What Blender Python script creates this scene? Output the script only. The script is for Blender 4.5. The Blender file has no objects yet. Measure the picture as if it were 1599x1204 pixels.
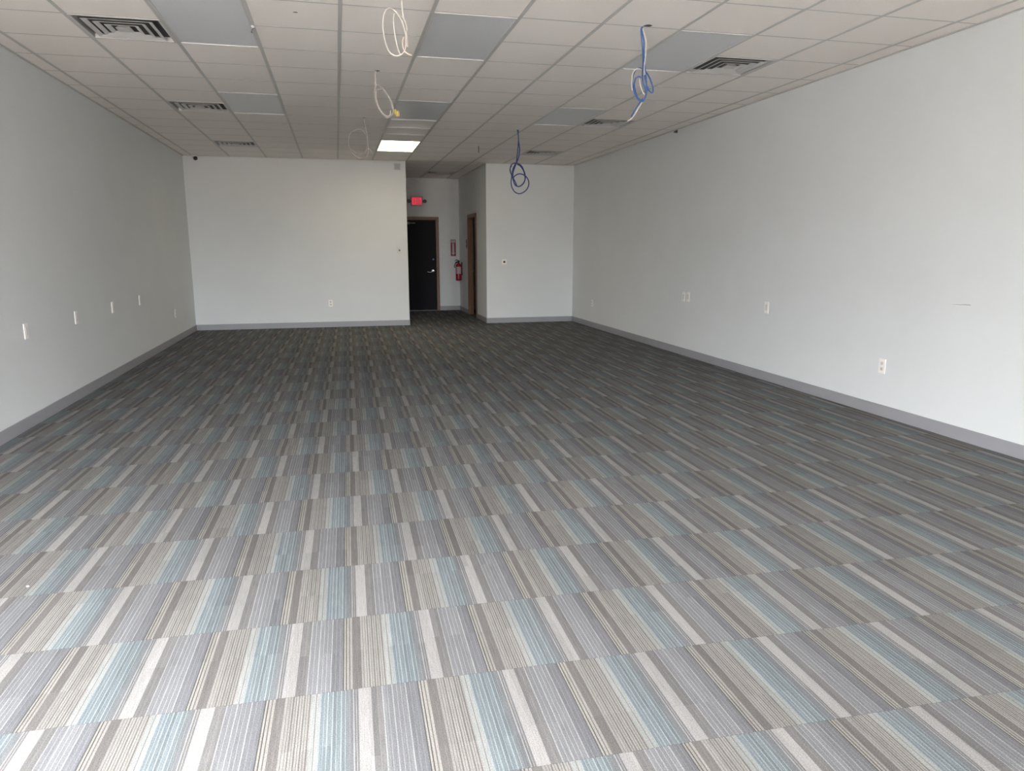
import bpy, bmesh, math, random
from mathutils import Matrix, Vector

random.seed(7)
scene = bpy.context.scene
C = scene.collection

# ---------------------------------------------------------------- camera
YAW, PITCH, ROLL, FPX, CAM_H = 0.2340, 0.18758, -0.0013, 1128.9, 1.443
cy, sy = math.cos(YAW), math.sin(YAW)
cp, sp = math.cos(PITCH), math.sin(PITCH)
cr, sr = math.cos(ROLL), math.sin(ROLL)
f0 = Vector((sy, cy, 0)); r0 = Vector((cy, -sy, 0)); u0 = Vector((0, 0, 1))
fwd = cp * f0 - sp * u0
up0 = sp * f0 + cp * u0
right = cr * r0 + sr * up0
up = -sr * r0 + cr * up0
cam_data = bpy.data.cameras.new('camera')
cam = bpy.data.objects.new('camera', cam_data)
C.objects.link(cam)
cam_data.sensor_width = 36
cam_data.lens = FPX / 1599 * 36
cam_data.clip_start = 0.05
M = Matrix((right, up, -fwd)).transposed().to_4x4()
M.translation = Vector((0, 0, CAM_H))
cam.matrix_world = M
scene.camera = cam

# ---------------------------------------------------------------- world, daylight, exposure
SKY_STRENGTH = 4.0
SKY_COL = (0.70, 0.78, 0.84)          # low sky
ZENITH_COL = (4.9, 5.0, 5.15)         # bright thin cloud overhead
GROUND_COL = (0.42, 0.37, 0.33)
EXPOSURE = 3.50
world = bpy.data.worlds.new('world')
scene.world = world
world.use_nodes = True
nt = world.node_tree
nt.nodes.clear()
wo = nt.nodes.new('ShaderNodeOutputWorld')
bg = nt.nodes.new('ShaderNodeBackground')
bg.inputs['Strength'].default_value = SKY_STRENGTH
geo = nt.nodes.new('ShaderNodeNewGeometry')
tc = nt.nodes.new('ShaderNodeTexCoord')
sx = nt.nodes.new('ShaderNodeSeparateXYZ')
nt.links.new(tc.outputs['Generated'], sx.inputs[0])
wr = nt.nodes.new('ShaderNodeValToRGB')
wr.color_ramp.elements[0].position = 0.485
wr.color_ramp.elements[0].color = (*GROUND_COL, 1)
wr.color_ramp.elements[1].position = 0.52
wr.color_ramp.elements[1].color = (*SKY_COL, 1)
e = wr.color_ramp.elements.new(0.80)
e.color = (*ZENITH_COL, 1)
mr = nt.nodes.new('ShaderNodeMapRange')
mr.inputs['From Min'].default_value = -1
nt.links.new(sx.outputs['Z'], mr.inputs['Value'])
nt.links.new(mr.outputs['Result'], wr.inputs['Fac'])
nt.links.new(wr.outputs['Color'], bg.inputs['Color'])
nt.links.new(bg.outputs[0], wo.inputs['Surface'])
world.cycles.sampling_method = 'MANUAL'
world.cycles.sample_map_resolution = 256

scene.view_settings.view_transform = 'Standard'
scene.view_settings.look = 'None'
scene.view_settings.exposure = EXPOSURE
scene.view_settings.gamma = 1
scene.view_settings.use_curve_mapping = False
scene.cycles.use_denoising = True
scene.cycles.max_bounces = 12
scene.cycles.diffuse_bounces = 9
scene.cycles.sample_clamp_indirect = 6

# ---------------------------------------------------------------- main dimensions (metres)
XL, XR = -2.505, 4.555          # side walls
D = 13.89                       # back walls
H = 3.015                       # ceiling
XA, XB, D2 = 1.302, 2.81, 17.10 # corridor left, right and end
YF = -0.75                      # shop front, left bay
YR, XM = -3.6, 0.75             # right bay, set farther out to shape the light
TOP = 3.45                      # unseen roof above the ceiling tiles, added to keep sky light out
GX, GY, G = 0.095, 6.48, 0.608  # ceiling grid origin and pitch
GXP = 0.6096
WT = 0.14                       # wall thickness


# portals in the unseen shop front, its openings placed for their light (sampling aid for the sky light)
WIN = [(-2.45, -1.02, YF), (3.55, 4.42, YR)]
WZ0, WZ1 = 0.05, 2.60
for x0, x1, yw in WIN:
    ld = bpy.data.lights.new('window_portal', 'AREA')
    ld.shape = 'RECTANGLE'
    ld.size = x1 - x0
    ld.size_y = WZ1 - WZ0
    ld.cycles.is_portal = True
    lo = bpy.data.objects.new('window_portal', ld)
    lo.location = ((x0 + x1) / 2, yw - 0.08, (WZ0 + WZ1) / 2)
    lo.rotation_euler = (math.radians(90), 0, 0)     # -Z points to +Y (into the room)
    C.objects.link(lo)


# ---------------------------------------------------------------- helpers
def bx(bm, x0, x1, y0, y1, z0, z1):
    v = [bm.verts.new(p) for p in ((x0, y0, z0), (x1, y0, z0), (x1, y1, z0), (x0, y1, z0),
                                   (x0, y0, z1), (x1, y0, z1), (x1, y1, z1), (x0, y1, z1))]
    for f in ((3, 2, 1, 0), (4, 5, 6, 7), (0, 1, 5, 4), (1, 2, 6, 5), (2, 3, 7, 6), (3, 0, 4, 7)):
        bm.faces.new([v[i] for i in f])


def quad(bm, *pts):
    bm.faces.new([bm.verts.new(p) for p in pts])


def lathe(bm, prof, cx=0, cy_=0, cz=0, n=24, axis='Z'):
    """prof: list of (radius, height)."""
    rings = []
    for r, h in prof:
        ring = []
        for i in range(n):
            a = 2 * math.pi * i / n
            c_, s_ = math.cos(a) * max(r, 1e-4), math.sin(a) * max(r, 1e-4)
            p = {'Z': (cx + c_, cy_ + s_, cz + h), 'Y': (cx + c_, cy_ + h, cz + s_),
                 'X': (cx + h, cy_ + c_, cz + s_)}[axis]
            ring.append(bm.verts.new(p))
        rings.append(ring)
    for a, b in zip(rings, rings[1:]):
        for i in range(n):
            bm.faces.new((a[i], a[(i + 1) % n], b[(i + 1) % n], b[i]))
    bm.faces.new(list(reversed(rings[0])))
    bm.faces.new(rings[-1])
    bmesh.ops.recalc_face_normals(bm, faces=bm.faces)


def spline(pts, k=6):
    pts = [Vector(p) for p in pts]
    P = [2 * pts[0] - pts[1]] + pts + [2 * pts[-1] - pts[-2]]
    out = []
    for i in range(1, len(P) - 2):
        a, b, c, d = P[i - 1:i + 3]
        for j in range(k):
            t = j / k
            out.append(.5 * ((2 * b) + (c - a) * t + (2 * a - 5 * b + 4 * c - d) * t * t + (3 * b - a - 3 * c + d) * t ** 3))
    out.append(pts[-1])
    return out


def tube(bm, pts, r, n=8):
    prev, rings = None, []
    nrm = Vector((0, 1, 0.01)).normalized()
    for i, p in enumerate(pts):
        t = (pts[min(i + 1, len(pts) - 1)] - pts[max(i - 1, 0)]).normalized()
        nrm = (nrm - nrm.dot(t) * t)
        if nrm.length < 1e-4:
            nrm = t.orthogonal()
        nrm.normalize()
        b = t.cross(nrm)
        rings.append([bm.verts.new(p + r * (math.cos(2 * math.pi * j / n) * nrm + math.sin(2 * math.pi * j / n) * b)) for j in range(n)])
    for a, c in zip(rings, rings[1:]):
        for j in range(n):
            bm.faces.new((a[j], a[(j + 1) % n], c[(j + 1) % n], c[j]))
    bm.faces.new(list(reversed(rings[0])))
    bm.faces.new(rings[-1])


def obj(name, bm, mat, parent=None, smooth=False, bevel=0.0):
    me = bpy.data.meshes.new(name)
    bm.to_mesh(me)
    bm.free()
    if smooth:
        for p in me.polygons:
            p.use_smooth = True
    me.materials.append(mat)
    o = bpy.data.objects.new(name, me)
    C.objects.link(o)
    if parent is not None:
        o.parent = parent
    if bevel:
        md = o.modifiers.new('bevel', 'BEVEL')
        md.width = bevel
        md.segments = 2
        md.limit_method = 'ANGLE'
    return o


def NB():
    return bmesh.new()


def boxobj(name, b, mat, parent=None, bevel=0.0):
    bm = NB()
    bx(bm, *b)
    return obj(name, bm, mat, parent, bevel=bevel)


def struct(o):
    o['kind'] = 'structure'
    return o


def thing(name, label, cat, loc=(0, 0, 0), rotz=0.0, group=None):
    o = bpy.data.objects.new(name, None)
    o.empty_display_size = 0.1
    C.objects.link(o)
    o.location = loc
    o.rotation_euler = (0, 0, rotz)
    o['label'] = label
    o['category'] = cat
    if group:
        o['group'] = group
    return o


def dup(root, loc, rotz, label, group=None):
    r = root.copy()
    C.objects.link(r)
    r.location = loc
    r.rotation_euler = (0, 0, rotz)
    r['label'] = label
    if group:
        r['group'] = group
    for ch in list(root.children):
        c = ch.copy()
        C.objects.link(c)
        c.parent = r
        for g in ch.children:
            d = g.copy()
            C.objects.link(d)
            d.parent = c
    return r


# ---------------------------------------------------------------- materials
def mat(name, col, rough=0.6, metal=0.0, noise=0.0, nscale=40.0, bump=0.0, bscale=200.0, emis=None, estr=0.0, spec=0.5):
    m = bpy.data.materials.new(name)
    m.use_nodes = True
    t = m.node_tree
    p = t.nodes['Principled BSDF']
    p.inputs['Base Color'].default_value = (*col, 1)
    p.inputs['Roughness'].default_value = rough
    p.inputs['Metallic'].default_value = metal
    p.inputs['Specular IOR Level'].default_value = spec
    g = t.nodes.new('ShaderNodeNewGeometry')
    if noise:
        n = t.nodes.new('ShaderNodeTexNoise')
        n.inputs['Scale'].default_value = nscale
        n.inputs['Detail'].default_value = 4
        t.links.new(g.outputs['Position'], n.inputs['Vector'])
        r = t.nodes.new('ShaderNodeMapRange')
        r.inputs['From Min'].default_value = 0.25
        r.inputs['From Max'].default_value = 0.75
        r.inputs['To Min'].default_value = 1 - noise
        r.inputs['To Max'].default_value = 1 + noise
        t.links.new(n.outputs['Fac'], r.inputs['Value'])
        v = t.nodes.new('ShaderNodeVectorMath')
        v.operation = 'SCALE'
        v.inputs[0].default_value = col
        t.links.new(r.outputs['Result'], v.inputs['Scale'])
        t.links.new(v.outputs[0], p.inputs['Base Color'])
    if bump:
        n = t.nodes.new('ShaderNodeTexNoise')
        n.inputs['Scale'].default_value = bscale
        n.inputs['Detail'].default_value = 3
        t.links.new(g.outputs['Position'], n.inputs['Vector'])
        b = t.nodes.new('ShaderNodeBump')
        b.inputs['Strength'].default_value = bump
        b.inputs['Distance'].default_value = 0.002
        t.links.new(n.outputs['Fac'], b.inputs['Height'])
        t.links.new(b.outputs[0], p.inputs['Normal'])
    if emis:
        p.inputs['Emission Color'].default_value = (*emis, 1)
        p.inputs['Emission Strength'].default_value = estr
    return m


def wood(name, c0, c1):
    m = mat(name, c0, rough=0.4)
    t = m.node_tree
    p = t.nodes['Principled BSDF']
    g = t.nodes.new('ShaderNodeNewGeometry')
    mp = t.nodes.new('ShaderNodeMapping')
    mp.inputs['Scale'].default_value = (40, 40, 2.5)
    n = t.nodes.new('ShaderNodeTexNoise')
    n.inputs['Scale'].default_value = 1.0
    n.inputs['Detail'].default_value = 5
    n.inputs['Distortion'].default_value = 0.6
    r = t.nodes.new('ShaderNodeValToRGB')
    r.color_ramp.elements[0].position = 0.3
    r.color_ramp.elements[0].color = (*c0, 1)
    r.color_ramp.elements[1].position = 0.7
    r.color_ramp.elements[1].color = (*c1, 1)
    t.links.new(g.outputs['Position'], mp.inputs['Vector'])
    t.links.new(mp.outputs[0], n.inputs['Vector'])
    t.links.new(n.outputs['Fac'], r.inputs['Fac'])
    t.links.new(r.outputs['Color'], p.inputs['Base Color'])
    return m


WALL = mat('wall_paint', (0.685, 0.70, 0.70), rough=0.75, noise=0.02, nscale=1.5, bump=0.12, bscale=160, spec=0.3)
TILE = mat('ceiling_tile', (0.88, 0.83, 0.78), rough=0.95, noise=0.03, nscale=90, bump=0.3, bscale=350, spec=0.15)
TBAR = mat('grid_steel', (0.53, 0.515, 0.49), rough=0.5)
BASE = mat('vinyl_base', (0.30, 0.295, 0.31), rough=0.5, noise=0.03, nscale=3)
WHITE = mat('white_metal', (0.72, 0.71, 0.70), rough=0.45)
FRAMEM = mat('vent_paint', (0.60, 0.585, 0.57), rough=0.5)
DARKV = mat('duct_shade', (0.11, 0.11, 0.11), rough=0.9)  # dark sheet colour standing in for the shade inside the vents
LENS = mat('fixture_lens', (0.66, 0.67, 0.68), rough=0.35)
PLATE = mat('wall_plate_plastic', (0.90, 0.85, 0.80), rough=0.35)
PLATED = mat('socket_face', (0.66, 0.63, 0.60), rough=0.4)
SLOT = mat('slot_dark', (0.03, 0.03, 0.03), rough=0.6)
BLACKD = mat('black_door_paint', (0.008, 0.008, 0.011), rough=0.6, spec=0.15)
CHROME = mat('satin_chrome', (0.65, 0.65, 0.66), rough=0.22, metal=1.0)
WOODM = wood('oak_casing', (0.115, 0.050, 0.024), (0.19, 0.088, 0.042))
RED = mat('red_enamel', (0.30, 0.008, 0.02), rough=0.25)
REDP = mat('red_print', (0.24, 0.02, 0.035), rough=0.5)
PALEP = mat('pale_print', (0.50, 0.46, 0.46), rough=0.5)
BLACKP = mat('black_plastic', (0.015, 0.015, 0.015), rough=0.35)
CABW = mat('white_cable', (0.60, 0.55, 0.50), rough=0.45)
CABG = mat('grey_cable', (0.45, 0.41, 0.38), rough=0.5)
CABB = mat('blue_cable', (0.04, 0.11, 0.30), rough=0.4)
CABD = mat('dark_blue_cable', (0.022, 0.050, 0.19), rough=0.4)
CABP = mat('cream_cable', (0.75, 0.62, 0.52), rough=0.45)
BRASS = mat('yellow_connector', (0.62, 0.48, 0.16), rough=0.35)
LIT = mat('lit_diffuser', (0.9, 0.9, 0.85), rough=0.5, emis=(1.0, 0.86, 0.60), estr=1.1)
EXITL = mat('exit_letter', (0.5, 0.02, 0.03), rough=0.5, emis=(0.95, 0.03, 0.07), estr=0.085)
EXITF = mat('exit_face', (0.35, 0.06, 0.08), rough=0.5, emis=(0.85, 0.10, 0.14), estr=0.03)


CARPET_TONE = 0.435


def carpet():
    m = bpy.data.materials.new('carpet_tile')
    m.use_nodes = True
    t = m.node_tree
    L = t.links.new
    p = t.nodes['Principled BSDF']
    p.inputs['Roughness'].default_value = 0.95
    p.inputs['Specular IOR Level'].default_value = 0.1
    g = t.nodes.new('ShaderNodeNewGeometry')
    s = t.nodes.new('ShaderNodeSeparateXYZ')
    L(g.outputs['Position'], s.inputs[0])

    def ma(op, a, b=None, c=None):
        n = t.nodes.new('ShaderNodeMath')
        n.operation = op
        for i, v in enumerate((a, b, c)):
            if v is None:
                continue
            if isinstance(v, (int, float)):
                n.inputs[i].default_value = v
            else:
                L(v, n.inputs[i])
        return n.outputs[0]
    A, P, PY = 0.014, 0.4895, 0.4893
    X = ma('SUBTRACT', s.outputs['X'], ma('MULTIPLY', s.outputs['Y'], A))
    Y = ma('ADD', s.outputs['Y'], ma('MULTIPLY', s.outputs['X'], A))
    v = ma('DIVIDE', ma('SUBTRACT', Y, 2.731), PY)
    row = ma('FLOOR', v)
    vf = ma('SUBTRACT', v, row)
    odd = ma('MULTIPLY', ma('FRACT', ma('MULTIPLY', row, 0.5)), 1.0)      # 0 or .5
    us = ma('SUBTRACT', ma('DIVIDE', ma('ADD', X, 0.0225), P), odd)
    col_i = ma('FLOOR', us)
    u = ma('SUBTRACT', us, col_i)
    # each tile is cut at a slightly different place in the striped roll
    wn = t.nodes.new('ShaderNodeTexWhiteNoise')
    wn.noise_dimensions = '2D'
    cb = t.nodes.new('ShaderNodeCombineXYZ')
    L(col_i, cb.inputs[0])
    L(row, cb.inputs[1])
    L(cb.outputs[0], wn.inputs['Vector'])
    # stripe colours of one tile, left to right
    W_ = (0.445, 0.415, 0.395); TP = (0.232, 0.221, 0.213); VG = (0.258, 0.260, 0.275); LL = (0.42, 0.415, 0.425)
    DG = (0.205, 0.207, 0.225); DK = (0.125, 0.112, 0.102); BG = (0.400, 0.365, 0.320); BR = (0.208, 0.188, 0.172)
    CR = (0.370, 0.345, 0.310); CD = (0.195, 0.176, 0.155); PG = (0.400, 0.410, 0.390); BL = (0.205, 0.262, 0.290)
    BLL = (0.34, 0.415, 0.43); BD = (0.185, 0.225, 0.245); GD = (0.222, 0.215, 0.212)
    stops = [(0, W_), (.076, TP), (.112, (0.27, .25, .235)), (.118, TP), (.148, LL), (.156, VG), (.180, LL), (.186, VG), (.212, LL), (.219, VG),
             (.243, LL), (.248, VG), (.272, LL), (.277, VG), (.303, LL), (.311, DG), (.335, VG), (.340, DG), (.365, (0.28, .28, .29)), (.369, DG),
             (.388, DK), (.396, BG), (.410, DK), (.415, BG), (.433, CD), (.438, BG), (.456, BR), (.490, (0.235, .21, .19)), (.496, BR)]
    stops2 = [(.520, CR), (.532, CD), (.538, CR)]
    x = .552
    while x < .68:
        stops2 += [(x, CD), (x + .006, CR)]
        x += .0175
    stops2 += [(.690, PG), (.716, CD), (.720, PG), (.745, BLL), (.752, BL), (.770, BLL), (.775, BL), (.792, BLL), (.798, BL), (.822, BLL), (.829, BD), (.850, BLL), (.855, BL)]
    stops2 = stops2[:31]
    stops3 = [(.855, BL), (.878, BLL), (.883, BD), (.905, BLL), (.910, (0.205, .228, .24)), (.930, (.27, .275, .28)), (.936, (0.215, .225, .232)), (.955, LL), (.961, GD), (.974, W_), (.979, GD), (.989, LL), (.994, W_)]

    def ramp(st):
        r = t.nodes.new('ShaderNodeValToRGB')
        r.color_ramp.interpolation = 'CONSTANT'
        el = r.color_ramp.elements
        el[0].position = st[0][0]
        el[0].color = (*st[0][1], 1)
        el[1].position = st[1][0]
        el[1].color = (*st[1][1], 1)
        for q, c in st[2:]:
            k = el.new(q)
            k.color = (*c, 1)
        L(u, r.inputs['Fac'])
        return r.outputs['Color']

    def mix(f, a, b, mode='MIX'):
        n = t.nodes.new('ShaderNodeMix')
        n.data_type = 'RGBA'
        n.blend_type = mode
        if isinstance(f, (int, float)):
            n.inputs[0].default_value = f
        else:
            L(f, n.inputs[0])
        for i, q in ((6, a), (7, b)):
            if isinstance(q, tuple):
                n.inputs[i].default_value = (*q, 1)
            else:
                L(q, n.inputs[i])
        return n.outputs[2]
    c = mix(ma('GREATER_THAN', u, .520), ramp(stops), ramp(stops2))
    c = mix(ma('GREATER_THAN', u, .855), c, ramp(stops3))
    # yarn: ribs along the stripe, tufts, and dye variation
    cv = t.nodes.new('ShaderNodeCombineXYZ')
    L(ma('MULTIPLY', X, 330), cv.inputs[0])
    L(ma('MULTIPLY', Y, 12), cv.inputs[1])
    n1 = t.nodes.new('ShaderNodeTexNoise')
    n1.inputs['Scale'].default_value = 1
    n1.inputs['Detail'].default_value = 1
    L(cv.outputs[0], n1.inputs['Vector'])
    n2 = t.nodes.new('ShaderNodeTexNoise')
    n2.inputs['Scale'].default_value = 260
    n2.inputs['Detail'].default_value = 2
    L(g.outputs['Position'], n2.inputs['Vector'])
    f = ma('ADD', ma('MULTIPLY', n1.outputs['Fac'], 0.50), ma('MULTIPLY', n2.outputs['Fac'], 1.25))
    f = ma('ADD', f, 0.125)
    n3 = t.nodes.new('ShaderNodeTexNoise')
    n3.inputs['Scale'].default_value = 0.9
    n3.inputs['Detail'].default_value = 3
    L(g.outputs['Position'], n3.inputs['Vector'])
    f = ma('MULTIPLY', f, ma('ADD', 0.93, ma('MULTIPLY', n3.outputs['Fac'], 0.14)))
    f = ma('MULTIPLY', f, ma('ADD', 0.96, ma('MULTIPLY', wn.outputs['Value'], 0.08)))
    # woven-in breaks: short runs of the narrow stripes change tone part way along a tile
    wb = t.nodes.new('ShaderNodeTexWhiteNoise')
    wb.noise_dimensions = '3D'
    cc = t.nodes.new('ShaderNodeCombineXYZ')
    L(ma('FLOOR', ma('MULTIPLY', us, 17.3)), cc.inputs[0])
    L(row, cc.inputs[1])
    L(ma('GREATER_THAN', vf, ma('ADD', 0.25, ma('MULTIPLY', wn.outputs['Value'], 0.5))), cc.inputs[2])
    L(cc.outputs[0], wb.inputs['Vector'])
    f = ma('MULTIPLY', f, ma('ADD', 0.91, ma('MULTIPLY', wb.outputs['Value'], 0.18)))
    # seam between rows
    seam = ma('LESS_THAN', ma('ABSOLUTE', ma('SUBTRACT', vf, 0.5)), 0.496)
    f = ma('MULTIPLY', f, ma('ADD', 0.85, ma('MULTIPLY', seam, 0.15)))
    sc = t.nodes.new('ShaderNodeVectorMath')
    sc.operation = 'SCALE'
    L(c, sc.inputs[0])
    L(f, sc.inputs['Scale'])
    dk = t.nodes.new('ShaderNodeVectorMath')
    dk.operation = 'SCALE'
    dk.inputs['Scale'].default_value = CARPET_TONE
    hs = t.nodes.new('ShaderNodeHueSaturation')
    hs.inputs['Saturation'].default_value = 0.62
    L(sc.outputs[0], hs.inputs['Color'])
    L(hs.outputs[0], dk.inputs[0])
    L(dk.outputs[0], p.inputs['Base Color'])
    b = t.nodes.new('ShaderNodeBump')
    b.inputs['Strength'].default_value = 0.35
    b.inputs['Distance'].default_value = 0.003
    L(n2.outputs['Fac'], b.inputs['Height'])
    L(b.outputs[0], p.inputs['Normal'])
    p.inputs['Sheen Weight'].default_value = 0.0
    return m


CARPET = carpet()

# ================================================================ the setting
bm = NB()
bx(bm, XL - WT, XM, YF - .12, D, -0.12, 0)
bx(bm, XM, XR + WT, YR - .12, D, -0.12, 0)
bx(bm, XA - WT, XR + WT, D, D2 + WT, -0.12, 0)
struct(obj('floor', bm, CARPET))

struct(boxobj('wall_left', (XL - WT, XL, YF - .12, D + WT, 0, TOP), WALL))
struct(boxobj('wall_right', (XR, XR + WT, YR - .12, D2 + WT, 0, TOP), WALL))
bm = NB()
bx(bm, XL, XA, D, D + WT, 0, TOP)
bx(bm, XA - WT, XA, D + WT, D2, 0, TOP)
struct(obj('wall_back_left', bm, WALL))
OY0, OY1, OZ = 14.97, 15.87, 2.09
bm = NB()
bx(bm, XB, XR, D, D + WT, 0, TOP)
CW = .095
bx(bm, XB, XB + CW, D + WT, OY0, 0, TOP)
bx(bm, XB, XB + CW, OY1, D2, 0, TOP)
bx(bm, XB, XB + CW, OY0, OY1, OZ, TOP)
struct(obj('wall_back_right', bm, WALL))
DX0, DX1, DZ = 1.375, 2.262, 2.09
bm = NB()
bx(bm, XA - WT, DX0, D2, D2 + WT, 0, TOP)
bx(bm, DX1, XR, D2, D2 + WT, 0, TOP)
bx(bm, DX0, DX1, D2, D2 + WT, DZ, TOP)
bx(bm, XA - WT, XR, D2 + WT, D2 + WT + .08, -.12, TOP)  # unseen slab added behind the door to stop light leaking in
struct(obj('wall_corridor_end', bm, WALL))

# unseen shop front behind the camera, shaped for the light it lets in: header, low kerb and piers between the openings
bm = NB()
for xa, xb, yf in ((XL, XM, YF), (XM, XR, YR)):
    bx(bm, xa, xb, yf - .12, yf, WZ1, TOP)
    bx(bm, xa, xb, yf - .12, yf, 0, WZ0)
    xs = [xa] + [a for w in WIN if w[2] == yf for a in w[:2]] + [xb]
    for a, b in zip(xs[::2], xs[1::2]):
        bx(bm, a, b, yf - .12, yf, WZ0, WZ1)
bx(bm, XM - .12, XM, YR - .12, YF - .12, 0, TOP)
struct(obj('wall_front', bm, WHITE))

# ceiling: tiles, added roof slab above to block sky light, grid of inverted tees
FIXT = [(-2, -2), (-2, 3), (1, -2), (1, 3), (4, -2), (4, 3)]         # unlit 2x4 fixtures (column, first row)
LITF = (1, 8)
VENTS = [(-3, -1), (-3, 4), (-3, 9), (5, -1), (5, 4), (5, 9), (3, 15)]
RET = [(1, 5), (1, 6)]
skip = set(VENTS) | set(RET)
for k, j in FIXT + [LITF]:
    skip |= {(k, j), (k, j + 1)}


def gx(k): return GX + GXP * k
def gy(j): return GY + G * j


TZ = H + 0.007
bm = NB()
JMAX = int((D2 - GY) / G) + 1
for j in range(-17, JMAX + 1):
    for k in range(-5, 8):
        if (k, j) in skip:
            continue
        x0, x1 = max(gx(k), XL), min(gx(k + 1), XR)
        y0, y1 = max(gy(j), YF if x0 < XM - .1 else YR), min(gy(j + 1), D2)
        if y1 <= y0 or x1 <= x0:
            continue
        g_ = 0.002
        bx(bm, x0 + g_, x1 - g_, y0 + g_, y1 - g_, TZ, TZ + 0.012)
bx(bm, XL - WT, XR + WT, YF - .12, D2 + WT, TOP, TOP + .1)
bx(bm, XM - .12, XR + WT, YR - .12, YF - .12, TOP, TOP + .1)
ceil = struct(obj('ceiling', bm, TILE))
bm = NB()
for k in range(-4, 8):
    bx(bm, gx(k) - .0135, gx(k) + .0135, YF, D2, H + .0035, H + .0067)
for j in range(-11, JMAX):
    y = gy(j)
    if y <= YF or y >= D2:
        continue
    cuts = [(gx(c), gx(c + 1)) for c, q in FIXT + [LITF] if q + 1 == j]
    xa = XL
    for c0, c1 in sorted(cuts) + [(XR, XR)]:
        bx(bm, xa, c0, y - .008, y + .008, H + .0058, H + .0067)
        xa = c1
# wall angle
bx(bm, XL, XL + .022, YF, D, H - .001, H + .006)
bx(bm, XR - .022, XR, YF, D, H - .001, H + .006)
bx(bm, XL, XA, D - .022, D, H - .001, H + .006)
bx(bm, XB, XR, D - .022, D, H - .001, H + .006)
bx(bm, XA, XB, D2 - .022, D2, H - .001, H + .006)
bx(bm, XA, XA + .022, D, D2, H - .001, H + .006)
bx(bm, XB - .022, XB, D, D2, H - .001, H + .006)
obj('ceiling_grid', bm, TBAR, ceil)


def ragged_hole(x, y, rx, ry, s):
    bm = NB()
    rnd = random.Random(s)
    vs = []
    for i in range(16):
        a = math.pi * 2 * i / 16
        q = 0.75 + rnd.random() * .4
        vs.append(bm.verts.new((x + rx * q * math.cos(a), y + ry * q * math.sin(a), TZ - .0008)))
    vt = [bm.verts.new((v.co.x, v.co.y, TZ + .004)) for v in vs]
    bm.faces.new(vt)
    bm.faces.new(list(reversed(vs)))
    for i in range(16):
        bm.faces.new((vs[i], vs[(i + 1) % 16], vt[(i + 1) % 16], vt[i]))
    return obj('tile_hole_shade', bm, SLOT, ceil)  # dark disc standing in for the shade inside the hole


ragged_hole(0.452, 4.85, .02, .02, 1)
ragged_hole(0.430, 7.05, .022, .025, 2)
ragged_hole(0.402, 9.52, .020, .03, 3)
ragged_hole(2.262, 5.24, .030, .040, 4)
ragged_hole(2.469, 10.0, .018, .03, 5)
ragged_hole(2.248, 11.68, .008, .012, 6)
ragged_hole(-0.20, 5.50, .018, .010, 7)


# baseboards: cove vinyl strip with a small toe
def base(name, boxes):
    bm = NB()
    for b in boxes:
        bx(bm, *b)
    return struct(obj(name, bm, BASE, bevel=0.003))


BH, BT = 0.102, 0.007
base('baseboard_left', [(XL, XL + BT, YF, D, 0, BH)])
base('baseboard_right', [(XR - BT, XR, YR, D, 0, BH)])
base('baseboard_back_left', [(XL + BT, XA, D - BT, D, 0, BH), (XA, XA + BT, D - BT, D2, 0, BH)])
base('baseboard_back_right', [(XB, XR - BT, D - BT, D, 0, BH), (XB - BT, XB, D - BT, OY0 - .085, 0, BH), (XB - BT, XB, OY1 + .06, D2, 0, BH)])
base('baseboard_corridor_end', [(DX1 + .07, XB - BT, D2 - BT, D2, 0, BH)])

# black back door with wooden frame
door = struct(boxobj('door_1', (DX0 + .004, DX1 - .004, D2 + .03, D2 + .075, 0.012, DZ - .01), BLACKD, bevel=.003))
bm = NB()
fw, pr = .068, .018
bx(bm, DX0 - fw, DX0, D2 - pr, D2, 0, DZ + fw)
bx(bm, DX1, DX1 + fw, D2 - pr, D2, 0, DZ + fw)
bx(bm, DX0, DX1, D2 - pr, D2, DZ, DZ + fw)
bx(bm, DX0 - .002, DX0 + .004, D2 - pr, D2 + WT, 0, DZ)
bx(bm, DX0, DX1, D2 - pr, D2 + WT, DZ - .004, DZ + .002)
bx(bm, DX0, DX1, D2 + .078, D2 + .10, DZ - .02, DZ)
bx(bm, DX1 - .004, DX1 + .002, D2 - pr, D2 + WT, 0, DZ)
obj('door_frame', bm, WOODM, door, bevel=.004)
boxobj('threshold', (DX0, DX1, D2 - .01, D2 + .10, 0, .012), mat('threshold_metal', (.10, .10, .11), rough=.4, metal=.8), door)
bm = NB()
lathe(bm, [(.034, 0), (.034, -.008), (.024, -.014), (.022, -.026), (0, -.028)], 2.196, D2 + .03, 1.19, 20, 'Y')
obj('deadbolt', bm, mat('dark_bolt', (.08, .10, .15), rough=.25, metal=.9), door, smooth=False)
bm = NB()
lathe(bm, [(.040, 0), (.040, -.006), (.030, -.014), (.014, -.016), (.014, -.05), (.028, -.056), (.032, -.07), (.024, -.084), (0, -.086)], 2.185, D2 + .03, .925, 24, 'Y')
lv = obj('door_handle', bm, CHROME, door)
bm = NB()
tube(bm, spline([(2.185, D2 - .045, .918), (2.14, D2 - .05, .905), (2.09, D2 - .05, .895), (2.05, D2 - .045, .91)]), .011, 10)
lathe(bm, [(0, -.014), (.013, -.009), (.017, 0), (.013, .009), (0, .014)], 2.05, D2 - .045, .905, 12, 'Y')
obj('lever', bm, CHROME, lv, smooth=True)
bm = NB()
bx(bm, 1.42, 1.66, D2 - .025, D2 + .03, 1.985, 2.045)
cl = obj('door_closer', bm, mat('closer_body', (.10, .10, .10), rough=.4), door, bevel=.004)
bm = NB()
bx(bm, 1.50, 1.785, D2 - .045, D2 - .028, 2.005, 2.025)
obj('closer_arm', bm, mat('closer_arm_grey', (.22, .22, .22), rough=.6), cl, bevel=.002)

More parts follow.
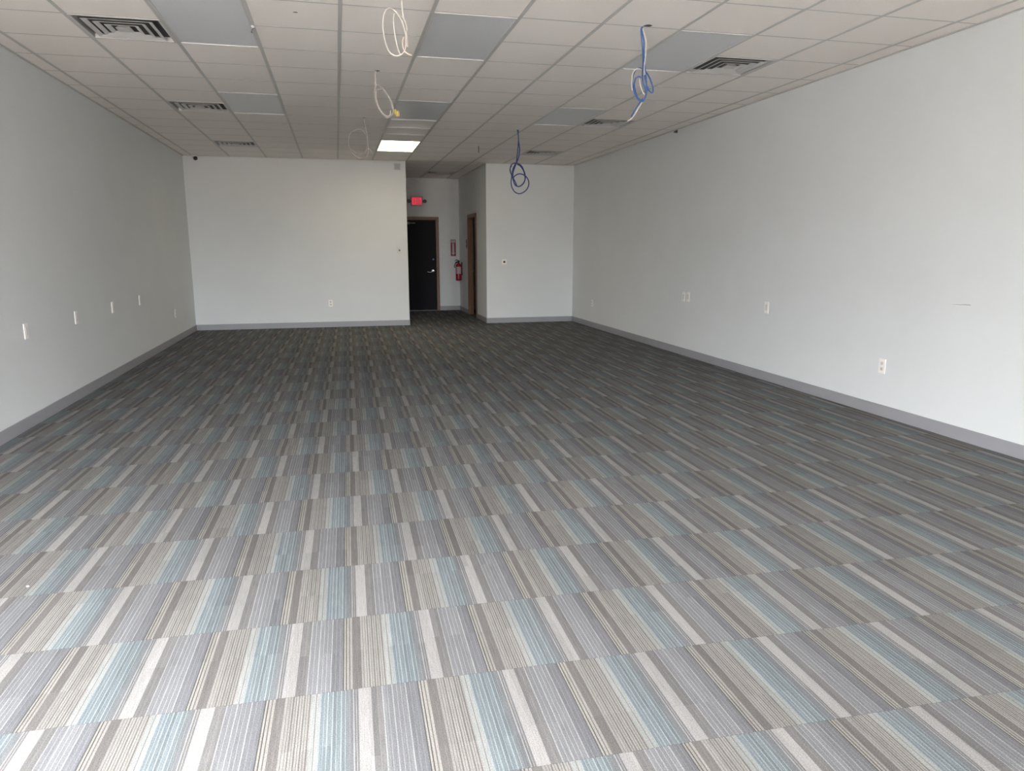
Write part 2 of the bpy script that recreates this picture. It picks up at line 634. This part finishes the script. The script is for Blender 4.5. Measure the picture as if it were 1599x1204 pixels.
# doorway in the corridor side with wooden jambs, a dark room behind it
bm = NB()
for a, b in ((OY0 - .075, OY0), (OY1, OY1 + .035)):
    bx(bm, XB - .018, XB, a, b, 0, OZ + .068)
bx(bm, XB - .018, XB, OY0, OY1, OZ, OZ + .068)
bx(bm, XB - .018, XB + CW + .004, OY0 - .002, OY0 + .014, 0, OZ)
bx(bm, XB - .018, XB + CW + .004, OY1 - .014, OY1 + .002, 0, OZ)
bx(bm, XB - .018, XB + CW + .004, OY0, OY1, OZ - .014, OZ + .002)
bx(bm, XB + .02, XB + .05, OY1 - .026, OY1 - .014, 0, OZ - .014)
d2 = struct(obj('door_2', bm, WOODM, bevel=.003))
boxobj('strike_plate', (XB + .060, XB + .086, OY1 - .0165, OY1 - .0138, .93, .985), CHROME, d2)

# ================================================================ ceiling fixtures
def fixture(k, j, lens, label, group):
    t = thing('ceiling_light', label, 'ceiling light', (gx(k + .5), gy(j + 1), H), 0, group)
    hx, hy = GXP / 2 - .013, G - .013
    bm = NB()
    w = .008
    for b in ((-hx, -hx + w, -hy, hy), (hx - w, hx, -hy, hy), (-hx + w, hx - w, -hy, -hy + w), (-hx + w, hx - w, hy - w, hy)):
        bx(bm, *b, .001, .03)
    bx(bm, -hx, hx, -hy, hy, .045, .06)
    obj('frame', bm, FRAMEM, t)
    bm = NB()
    z = .004 if lens is LIT else .008
    bx(bm, -hx + w, hx - w, -hy + w, hy - w, z, z + .004)
    obj('diffuser', bm, lens, t)
    return t


GF = 'unlit flat panel lights in the ceiling'
fixture(-2, -2, LENS, 'unlit grey panel light at the top edge, right of the nearest left-hand ceiling vent', GF)
fixture(-2, 3, LENS, 'unlit grey panel light beside the middle one of the left-hand ceiling vents', GF)
fixture(1, -2, LENS, 'unlit grey panel light right beside the nearest white cable coil', GF)
fixture(1, 3, LENS, 'unlit dark grey panel light just in front of the two pale square panels', GF)
fixture(4, -2, LENS, 'unlit grey panel light beside the nearest blue cable coil and right-hand vent', GF)
fixture(4, 3, LENS, 'unlit grey panel light beside the middle one of the right-hand ceiling vents', GF)
fixture(LITF[0], LITF[1], LIT, 'glowing warm white panel light, the only lit one in the ceiling', None)


def sqring(bm, r0_, z0, r1_, z1):
    a = [(-r0_, -r0_, z0), (r0_, -r0_, z0), (r0_, r0_, z0), (-r0_, r0_, z0)]
    b = [(-r1_, -r1_, z1), (r1_, -r1_, z1), (r1_, r1_, z1), (-r1_, r1_, z1)]
    va = [bm.verts.new(p) for p in a]
    vb = [bm.verts.new(p) for p in b]
    for i in range(4):
        bm.faces.new((va[i], va[(i + 1) % 4], vb[(i + 1) % 4], vb[i]))


def make_vent(label, loc):
    t = thing('ceiling_vent', label, 'ceiling vent', loc, 0, 'square stepped ceiling air vents')
    bm = NB()
    R_ = GXP / 2 - .013
    sqring(bm, R_, .002, R_ - .014, .002)
    sqring(bm, R_ - .014, .002, R_ - .016, .036)
    sqring(bm, R_, .002, R_, .02)
    obj('frame', bm, FRAMEM, t)
    bm = NB()
    bx(bm, -R_ + .01, R_ - .01, -R_ + .01, R_ - .01, .036, .046)
    obj('backing', bm, DARKV, t)
    for r in (.232, .172, .112):
        bm = NB()
        sqring(bm, r, -.001, r, .001)
        sqring(bm, r, .001, r - .030, .012)
        sqring(bm, r, -.001, r - .003, -.001)
        sqring(bm, r - .003, -.001, r - .032, .010)
        sqring(bm, r - .032, .010, r - .030, .012)
        obj('louver', bm, FRAMEM, t)
    bm = NB()
    sqring(bm, .054, -.002, .034, .018)
    bm.faces.new([bm.verts.new(p) for p in ((-.054, -.054, -.002), (.054, -.054, -.002), (.054, .054, -.002), (-.054, .054, -.002))])
    obj('centre_plate', bm, FRAMEM, t)
    return t


VL = ['square ceiling vent nearest on the left, at the top left of the room',
      'second square ceiling vent along the left side, beside an unlit panel light',
      'farthest square ceiling vent on the left, nearest the corner camera',
      'square ceiling vent nearest on the right, beside a grey panel light',
      'second square ceiling vent on the right, just behind the hanging tail of blue cable',
      'farthest square ceiling vent on the right, near the back wall above the thermostat',
      'square ceiling vent inside the corridor, farthest from the camera']
v0 = None
for (k, j), lb in zip(VENTS, VL):
    loc = (gx(k + .5), gy(j + .5), H)
    if v0 is None:
        v0 = make_vent(lb, loc)
    else:
        dup(v0, loc, 0, lb)

for (k, j), lb in zip(RET, ('pale square dished ceiling panel directly behind the dark unlit panel light',
                            'pale square dished ceiling panel, the farther of two, before the lit light')):
    t = thing('ceiling_panel', lb, 'ceiling panel', (gx(k + .5), gy(j + .5), H), 0, 'pale dished square ceiling panels')
    bm = NB()
    r = GXP / 2 - .013
    N = 12  # bowl shape added so the panel's centre shades darker
    vs = [[bm.verts.new((-r + 2 * r * a / N, -r + 2 * r * b / N,
                         .002 + .035 * (math.sin(math.pi * a / N) * math.sin(math.pi * b / N)) ** .8)) for a in range(N + 1)] for b in range(N + 1)]
    for b in range(N):
        for a in range(N):
            bm.faces.new((vs[b][a], vs[b + 1][a], vs[b + 1][a + 1], vs[b][a + 1]))
    obj('face', bm, TILE, t, smooth=True)
    bm = NB()
    for b in ((-r, -r + .012, -r, r), (r - .012, r, -r, r), (-r, r, -r, -r + .012), (-r, r, r - .012, r)):
        bx(bm, *b, -.001, .012)
    obj('frame', bm, FRAMEM, t)

# ================================================================ wall plates
def plate_face(kind, t):
    """plate in the local XZ plane, facing -Y"""
    boxobj('cover_plate', (-.037, .037, -.007, 0, -.0625, .0625), PLATE, t, bevel=.002)
    if kind == 'outlet':
        for z in (-.024, .024):
            bm = NB()
            bx(bm, -.017, .017, -.0095, -.006, z - .015, z + .015)
            f = obj('socket', bm, PLATED, t, bevel=.002)
            bm = NB()
            bx(bm, -.008, -.0055, -.0100, -.009, z - .002, z + .007)
            bx(bm, .0055, .008, -.0100, -.009, z - .002, z + .007)
            bx(bm, -.002, .002, -.0100, -.009, z - .010, z - .006)
            obj('slot', bm, SLOT, f)
    else:
        bm = NB()
        bx(bm, -.016, .016, -.0095, -.006, -.033, .033)
        obj('insert', bm, PLATED, t, bevel=.002)


LP = -math.pi / 2
spots_left = [(6.66, .78, 'blank', 'white wall plate nearest the left edge of the left wall'),
              (7.855, .784, 'blank', 'second white wall plate from the front along the left wall'),
              (9.06, .789, 'blank', 'third white wall plate from the front along the left wall'),
              (10.248, .788, 'blank', 'fourth white wall plate from the front along the left wall'),
              (12.262, .446, 'outlet', 'low white power outlet near the back end of the left wall')]
protos = {}


def place_plate(kind, label, loc, rz, group):
    name = 'power_outlet' if kind == 'outlet' else 'wall_plate'
    if kind in protos:
        return dup(protos[kind], loc, rz, label, group)
    t = thing(name, label, 'outlet' if kind == 'outlet' else 'wall plate', loc, rz, group)
    plate_face(kind, t)
    protos[kind] = t
    return t


for y, z, kd, lb in spots_left:
    place_plate(kd, lb, (XL, y, z), math.pi / 2, 'white plates on the walls')
for y, z, kd, lb in [(12.70, .444, 'outlet', 'low power outlet on the right wall close to the back corner'),
                     (9.047, .794, 'blank', 'farther of the paired white plates midway along the right wall'),
                     (8.917, .800, 'blank', 'nearer of the paired white plates midway along the right wall'),
                     (7.072, .803, 'blank', 'single white plate on the right wall, in front of the paired plates'),
                     (5.27, .437, 'outlet', 'low power outlet nearest the camera on the right wall')]:
    place_plate(kd, lb, (XR, y, z), -math.pi / 2, 'white plates on the walls')
place_plate('outlet', 'low white power outlet in the middle of the left back wall', (-.148, D, .445), 0, 'white plates on the walls')

# thermostat with dark display on the right back wall
t = thing('thermostat', 'small white thermostat with dark screen on the right back wall', 'thermostat', (3.155, D, 1.183))
boxobj('housing', (-.05, .05, -.022, 0, -.05, .05), PLATE, t, bevel=.004)
boxobj('screen', (-.019, .019, -.0235, -.021, -.019, .019), SLOT, t)
# small wall box with lens on the left back wall by the corridor
t = thing('wall_sensor', 'small white wall sensor with dark dot beside the corridor opening', 'sensor', (1.135, D, 1.41))
boxobj('cover_plate', (-.037, .037, -.006, 0, -.06, .06), mat('painted_plate', (.63, .62, .60), rough=.5), t, bevel=.002)
bm = NB()
lathe(bm, [(.014, 0), (.014, -.006), (.008, -.012), (0, -.012)], .012, -.006, .0, 14, 'Y')
obj('dark_button', bm, SLOT, t)
# alarm sounder
t = thing('alarm_sounder', 'square grey alarm sounder high on the back wall beside the corridor', 'alarm', (1.150, D, 2.915))
boxobj('housing', (-.055, .055, -.04, 0, -.055, .055), mat('sounder_grey', (.46, .45, .46), rough=.5), t, bevel=.006)
bm = NB()
for i in range(5):
    bx(bm, -.032, .032, -.0415, -.039, -.032 + i * .014, -.026 + i * .014)
obj('grille', bm, mat('grille_grey', (.33, .33, .34), rough=.6), t)

# security camera in the corner
t = thing('security_camera', 'white turret security camera with black eye in the left back corner', 'camera', (-2.30, D - .09, H))
bm = NB()
lathe(bm, [(.056, 0), (.056, -.018), (.050, -.030), (.034, -.036), (0, -.036)], 0, 0, 0, 24, 'Z')
obj('mount', bm, WHITE, t, smooth=False)
bm = NB()
bmesh.ops.create_uvsphere(bm, u_segments=20, v_segments=12, radius=.036, matrix=Matrix.Translation((.022, -.03, -.052)))
eye = obj('eyeball', bm, BLACKP, t, smooth=True)
bm = NB()
lathe(bm, [(.016, 0), (.016, -.006), (0, -.006)], .022, -.062, -.056, 16, 'Y')
obj('lens', bm, mat('lens_glass', (.02, .02, .03), rough=.08), eye)

# ================================================================ corridor items
t = thing('exit_sign', 'glowing red exit sign with two black emergency lamps above the black door', 'exit sign', (1.835, D2, 2.505))
boxobj('housing', (-.132, .132, -.05, 0, -.102, .102), mat('sign_housing', (.28, .24, .24), rough=.5), t, bevel=.004)
boxobj('face', (-.118, .118, -.053, -.049, -.090, .090), EXITF, t)
LET = {'E': [(0, .2, 0, 1), (.2, .8, 0, .17), (.2, .7, .42, .58), (.2, .8, .83, 1)],
       'I': [(.3, .5, 0, 1)],
       'T': [(.3, .5, 0, .83), (0, .8, .83, 1)]}
lw, lh = .052, .125
for i, ch in enumerate('EXIT'):
    bm = NB()
    ox = -.104 + i * .054
    if ch == 'X':
        for s in (0, 1):
            a0, a1 = (0, .58) if s == 0 else (.58, 0)
            pts = [(ox + a0 * lw, -lh / 2), (ox + (a0 + .24) * lw, -lh / 2), (ox + (a1 + .24) * lw, lh / 2), (ox + a1 * lw, lh / 2)]
            a = [bm.verts.new((x, -.0555 - .0004 * s, z)) for x, z in pts]
            b = [bm.verts.new((x, -.0525, z)) for x, z in pts]
            bm.faces.new(a)
            bm.faces.new(list(reversed(b)))
            for q in range(4):
                bm.faces.new((a[q], b[q], b[(q + 1) % 4], a[(q + 1) % 4]))
    else:
        for x0, x1, z0, z1 in LET[ch]:
            bx(bm, ox + x0 * lw, ox + x1 * lw, -.0555, -.0525, -lh / 2 + z0 * lh, -lh / 2 + z1 * lh)
    obj('letter', bm, EXITL, t)
for s in (-1, 1):
    bm = NB()
    lathe(bm, [(.012, .02), (.014, 0), (.038, -.025), (.040, -.055), (.034, -.062), (0, -.062)], s * .182, -.02, -.004, 18, 'Y')
    tube(bm, [Vector((s * .13, -.025, -.004)), Vector((s * .182, -.025, -.004))], .012, 8)
    obj('emergency_lamp', bm, BLACKP, t)

# extinguisher sign: red with pale arrow
t = thing('extinguisher_sign', 'red fire extinguisher sign with pale downward arrow at the corridor end', 'sign', (2.664, D2, 1.455))
boxobj('board', (-.061, .061, -.004, 0, -.19, .19), REDP, t)
boxobj('text_panel', (-.047, .047, -.0055, -.0035, .115, .178), PALEP, t)
bm = NB()
pts = [(-.022, .100), (.022, .100), (.022, -.115), (.046, -.115), (0, -.172), (-.046, -.115), (-.022, -.115)]
a = [bm.verts.new((x, -.006, z)) for x, z in pts]
b = [bm.verts.new((x, -.0035, z)) for x, z in pts]
bm.faces.new(a)
bm.faces.new(list(reversed(b)))
for q in range(7):
    bm.faces.new((a[q], b[q], b[(q + 1) % 7], a[(q + 1) % 7]))
bmesh.ops.recalc_face_normals(bm, faces=bm.faces)
obj('arrow', bm, PALEP, t)
for txt, z, s in (('FIRE', .150, .030), ('EXTINGUISHER', .125, .0145)):
    cu = bpy.data.curves.new('lettering', 'FONT')
    cu.body = txt
    cu.size = s
    cu.align_x = 'CENTER'
    cu.extrude = .0004
    tmp = bpy.data.objects.new('lettering', cu)
    me = bpy.data.meshes.new_from_object(tmp)
    bpy.data.objects.remove(tmp)
    me.materials.clear()
    me.materials.append(REDP)
    o = bpy.data.objects.new('lettering', me)
    C.objects.link(o)
    o.parent = t
    o.location = (0, -.0058, z)
    o.rotation_euler = (math.pi / 2, 0, 0)

# fire extinguisher hung on the corridor's right wall
t = thing('fire_extinguisher', 'red fire extinguisher hanging on the corridor wall below the arrow sign', 'fire extinguisher', (2.725, 16.74, .71))
bm = NB()
lathe(bm, [(.052, 0), (.066, .008), (.068, .03), (.068, .325), (.062, .355), (.046, .378), (.024, .392), (.022, .405), (0, .405)], n=28)
cyl = obj('cylinder', bm, RED, t, smooth=True)
bm = NB()
n = 10
ring0, ring1 = [], []
for i in range(n + 1):
    a = math.radians(-150 + 110 * i / n)
    ring0.append(bm.verts.new((.0686 * math.cos(a), .0686 * math.sin(a), .155)))
    ring1.append(bm.verts.new((.0686 * math.cos(a), .0686 * math.sin(a), .315)))
for i in range(n):
    bm.faces.new((ring0[i], ring0[i + 1], ring1[i + 1], ring1[i]))
obj('label_sticker', bm, mat('sticker', (.50, .36, .36), rough=.5), cyl)
bm = NB()
lathe(bm, [(.019, .40), (.019, .43), (.014, .445), (0, .445)], n=14)
obj('valve', bm, BLACKP, t)
bm = NB()
tube(bm, spline([(.03, 0, .435), (0, -.01, .452), (-.05, -.02, .470), (-.085, -.03, .455)]), .009, 8)
tube(bm, spline([(.02, 0, .425), (-.03, -.012, .430), (-.075, -.025, .415)]), .008, 8)
obj('handle', bm, BLACKP, t)
bm = NB()
tube(bm, spline([(-.015, -.01, .425), (-.055, -.02, .41), (-.085, -.03, .37), (-.098, -.03, .33), (-.09, -.03, .29)]), .011, 8)
obj('hose', bm, BLACKP, t)
bm = NB()
bx(bm, .062, .085, -.02, .02, .12, .42)
obj('wall_bracket', bm, BLACKP, t)

# black switch on the corridor wall past the doorway
t = thing('wall_switch', 'black switch plate on the corridor wall between doorway and extinguisher', 'switch', (XB, 16.08, 1.54), -math.pi / 2)
boxobj('cover_plate', (-.040, .040, -.008, 0, -.098, .098), BLACKP, t, bevel=.002)
for z in (-.045, .045):
    boxobj('toggle', (-.008, .008, -.018, -.007, z - .014, z + .014), BLACKP, t, bevel=.002)

# ================================================================ hanging cables
COILS = {}
COILS['a_stem'] = [(0.458,2.973),(0.459,2.948),(0.462,2.894),(0.467,2.852),(0.479,2.819),(0.486,2.791),(0.487,2.767),(0.484,2.751)]
COILS['a_outer'] = [(0.482,2.736),(0.487,2.779),(0.479,2.819),(0.46,2.848),(0.425,2.876),(0.403,2.89),(0.384,2.896),(0.362,2.884),(0.347,2.85),(0.34,2.803),(0.342,2.758),(0.347,2.721),(0.36,2.673),(0.377,2.641),(0.398,2.627),(0.421,2.623),(0.444,2.63),(0.465,2.649),(0.475,2.673),(0.48,2.711),(0.479,2.754),(0.469,2.79),(0.458,2.826),(0.447,2.847)]
COILS['a_inner'] = [(0.447,2.847),(0.435,2.862),(0.422,2.868),(0.411,2.862),(0.406,2.829),(0.408,2.786),(0.413,2.738),(0.424,2.683),(0.433,2.652),(0.443,2.633)]
COILS['a_hook'] = [(0.468,2.735),(0.46,2.719),(0.457,2.697),(0.461,2.673),(0.471,2.653),(0.491,2.638),(0.514,2.633)]
COILS['b_stem'] = [(0.422,3.019),(0.413,3.002),(0.412,2.93),(0.411,2.88),(0.413,2.843),(0.413,2.797),(0.423,2.743),(0.443,2.693),(0.475,2.653),(0.508,2.635),(0.533,2.646),(0.541,2.688)]
COILS['b_ring'] = [(0.401,2.843),(0.408,2.879),(0.424,2.901),(0.45,2.888),(0.483,2.869),(0.524,2.811),(0.555,2.748),(0.564,2.693),(0.557,2.656),(0.532,2.629),(0.498,2.623),(0.461,2.657),(0.429,2.706),(0.407,2.774),(0.398,2.838),(0.411,2.861),(0.444,2.863),(0.473,2.869),(0.517,2.82),(0.546,2.757),(0.559,2.702)]
COILS['b_conn'] = [(0.577,2.668),(0.599,2.671),(0.616,2.663),(0.607,2.69)]
COILS['c_stem'] = [(0.397,3.017),(0.401,2.969),(0.417,2.884),(0.43,2.823),(0.434,2.749),(0.426,2.675),(0.397,2.618),(0.352,2.598),(0.295,2.597),(0.24,2.632)]
COILS['c_ring'] = [(0.411,2.822),(0.376,2.876),(0.307,2.883),(0.236,2.841),(0.198,2.76),(0.207,2.668),(0.251,2.596),(0.318,2.542),(0.382,2.546),(0.431,2.6),(0.436,2.675),(0.423,2.786),(0.4,2.859)]
COILS['c_end'] = [(0.431,2.6),(0.436,2.65),(0.456,2.651),(0.489,2.608)]
COILS['d_b1'] = [(2.232,3.019),(2.219,3.0),(2.229,2.918),(2.239,2.826),(2.243,2.751),(2.24,2.701),(2.247,2.639),(2.273,2.578),(2.264,2.527),(2.243,2.506),(2.207,2.524),(2.18,2.573),(2.163,2.648),(2.176,2.704),(2.21,2.737),(2.257,2.721),(2.302,2.667),(2.327,2.599),(2.321,2.572),(2.294,2.591),(2.271,2.64),(2.258,2.69)]
COILS['d_b2'] = [(2.236,3.019),(2.228,2.991),(2.244,2.919),(2.248,2.826),(2.26,2.74),(2.269,2.678),(2.277,2.603),(2.271,2.54),(2.244,2.513),(2.21,2.531),(2.189,2.574),(2.179,2.623),(2.191,2.668),(2.216,2.678),(2.229,2.673)]
COILS['d_w'] = [(2.243,3.016),(2.234,3.001),(2.255,2.95),(2.263,2.889),(2.259,2.808),(2.253,2.727),(2.269,2.678),(2.281,2.647),(2.273,2.678),(2.25,2.711),(2.225,2.729),(2.193,2.73),(2.165,2.698),(2.158,2.635),(2.164,2.579)]
COILS['d_cream'] = [(2.211,2.659),(2.219,2.613),(2.241,2.564),(2.256,2.538),(2.216,2.468),(2.168,2.393),(2.123,2.358)]
COILS['d_btail'] = [(2.263,2.539),(2.232,2.506),(2.195,2.454),(2.161,2.397)]
COILS['e_1'] = [(2.468,3.031),(2.468,3.014),(2.479,2.923),(2.474,2.815),(2.461,2.689),(2.447,2.588),(2.423,2.52),(2.396,2.435),(2.405,2.359),(2.432,2.3),(2.473,2.28),(2.518,2.293),(2.559,2.337),(2.577,2.405),(2.563,2.473),(2.527,2.548),(2.473,2.584),(2.419,2.587),(2.378,2.561),(2.363,2.502),(2.382,2.426)]
COILS['e_2'] = [(2.474,3.031),(2.474,3.014),(2.481,2.882),(2.495,2.774),(2.482,2.673),(2.45,2.588),(2.414,2.512),(2.4,2.418),(2.414,2.334),(2.455,2.284),(2.5,2.285),(2.55,2.328),(2.572,2.388),(2.554,2.481),(2.509,2.547),(2.464,2.572)]
COILS['e_3'] = [(2.396,2.376),(2.427,2.419),(2.482,2.447),(2.536,2.442),(2.591,2.41),(2.623,2.355),(2.623,2.295),(2.591,2.235),(2.536,2.196),(2.482,2.184),(2.427,2.207),(2.387,2.266),(2.375,2.333),(2.382,2.418),(2.365,2.468),(2.36,2.51),(2.383,2.553)]
COILS['e_4'] = [(2.405,2.368),(2.423,2.309),(2.455,2.284),(2.436,2.334),(2.405,2.393),(2.391,2.452),(2.405,2.52),(2.437,2.579)]


def strand(name, m, r, Y, parent, origin, wob=.03, ph=0.0, y0=None):
    pts = COILS[name]
    out = []
    n_ = len(pts)
    for i, (x, z) in enumerate(pts):
        w = wob * math.sin(ph + i * 0.55) * min(1.0, i / 3)
        s = (Y + w) / Y          # keeps the loop's outline as it swings in depth
        out.append(Vector((x * s, Y + w, CAM_H + (z - CAM_H) * s)) - Vector(origin))
    bm = NB()
    tube(bm, spline(out), r, 8)
    return obj('cable', bm, m, parent, smooth=True)


def coil(label, origin):
    return thing('cable_coil', label, 'cable', origin, 0, None)


o_ = (.452, 4.85, H)
t = coil('nearest white cable coil hanging from the ceiling at the top edge', o_)
bm = NB()
tube(bm, spline([Vector(p) - Vector(o_) for p in ((.452, 4.85, H + .02), (.458, 4.85, 2.973), (.459, 4.85, 2.948), (.462, 4.85, 2.894), (.467, 4.85, 2.852), (.479, 4.85, 2.819), (.486, 4.85, 2.791), (.487, 4.85, 2.767), (.484, 4.85, 2.730))]), .0048, 8)
obj('cable', bm, CABW, t, smooth=True)
strand('a_outer', CABW, .0048, 4.85, t, o_, .03, 0)
strand('a_inner', CABW, .0040, 4.85, t, o_, .03, 2)
strand('a_hook', CABP, .0045, 4.85, t, o_, .01, 1)
bm = NB()
tube(bm, [Vector((.482, 4.843, 2.742)) - Vector(o_), Vector((.482, 4.843, 2.675)) - Vector(o_)], .0085, 10)
obj('tape_wrap', bm, CABP, t)

o_ = (.424, 7.05, H)
t = coil('white cable coil with a yellow connector, between the nearest and farthest white coils', o_)
strand('b_stem', CABW, .0050, 7.05, t, o_, .02, 0)
strand('b_ring', CABG, .0055, 7.05, t, o_, .03, 1)
bm = NB()
lathe(bm, [(.018, -.02), (.026, -.012), (.026, .004), (.016, .008), (.016, .024), (0, .024)], .585 - o_[0], 0, 2.672 - o_[2], 12, 'X')
lathe(bm, [(.015, -.03), (.020, -.02), (.020, .015), (0, .02)], .600 - o_[0], 0, 2.664 - o_[2], 10, 'Z')
obj('connector', bm, BRASS, t)

o_ = (.397, 9.52, H)
t = coil('farthest and faintest pale cable coil, hanging left of the lit panel light', o_)
strand('c_stem', CABG, .0060, 9.52, t, o_, .02, 0)
strand('c_ring', CABG, .0055, 9.52, t, o_, .03, 1)
strand('c_end', CABP, .0055, 9.52, t, o_, .01, 1)

o_ = (2.24, 5.26, H)
t = coil('nearest blue and white cable coil with a tail, hanging from a torn ceiling hole', o_)
strand('d_b1', CABB, .0055, 5.26, t, o_, .03, 0)
strand('d_b2', CABB, .0050, 5.26, t, o_, .03, 1.2)
strand('d_w', CABW, .0048, 5.26, t, o_, .025, 2.5)
strand('d_cream', CABW, .0048, 5.24, t, o_, .01, 1)
strand('d_btail', CABB, .0048, 5.26, t, o_, .01, 1)

o_ = (2.469, 10.0, H)
t = coil('dark blue cable coil hanging in front of the right back wall', o_)
for i, nme in enumerate(('e_1', 'e_2', 'e_3', 'e_4')):
    strand(nme, CABD, .0075, 10.0, t, o_, .04, i * 1.3)

# short loose wire end
t = thing('loose_wire', 'short dark loose wire end hanging from the ceiling before the corridor', 'wire', (2.248, 11.68, H))
bm = NB()
tube(bm, spline([(0, 0, .006), (.002, 0, -.04), (-.002, .005, -.09)]), .005, 6)
obj('wire', bm, BLACKP, t)

# clip on the ceiling grid
t = thing('grid_clip', 'small white clip with dark hook on the ceiling grid near the left vent', 'clip', (gx(-1) + .002, gy(-1) - .02, H - .001))
bm = NB()
lathe(bm, [(.012, 0), (.014, -.006), (.010, -.016), (0, -.018)], 0, 0, 0, 14)
obj('cap', bm, WHITE, t)
bm = NB()
tube(bm, spline([(.012, 0, -.012), (.0, .0, -.022), (-.012, .004, -.038), (-.008, .004, -.048)]), .004, 8)
obj('hook', bm, mat('dark_hook', (.12, .11, .13), rough=.4), t)

# dark bracket where the right wall meets the ceiling
t = thing('wall_hook', 'tiny dark hook at the top of the right wall against the ceiling', 'hook', (XR, 9.46, H - .02))
bm = NB()
bx(bm, -.012, 0, -.02, .02, -.02, .014)
tube(bm, [Vector((-.008, 0, 0)), Vector((-.035, 0, -.006)), Vector((-.040, 0, -.018))], .008, 8)
obj('bracket', bm, BLACKP, t)

# scuff on the right wall
bm = NB()
rnd = random.Random(3)
tp, bt = [], []
for i in range(11):
    y = 4.44 + .17 * i / 10
    z = 1.026 - .008 * i / 10 + rnd.uniform(-.0015, .0015)
    w = .0025 * (1 - abs(i - 2) / 10)
    tp.append(bm.verts.new((XR - .0008, y, z + w)))
    bt.append(bm.verts.new((XR - .0008, y, z - w)))
for i in range(10):
    bm.faces.new((bt[i], bt[i + 1], tp[i + 1], tp[i]))
wr_ = bpy.data.objects['wall_right']
obj('scuff_mark', bm, mat('scuff_grey', (.30, .30, .30), rough=.8), wr_)

# crumb of white lint on the carpet
t = thing('lint_crumb', 'tiny white crumb lying on the carpet near the left edge', 'crumb', (-1.37, 3.332, 0))
bm = NB()
lathe(bm, [(.003, 0), (.006, .002), (.005, .005), (0, .007)], 0, 0, 0, 7)
obj('crumb', bm, CABW, t)
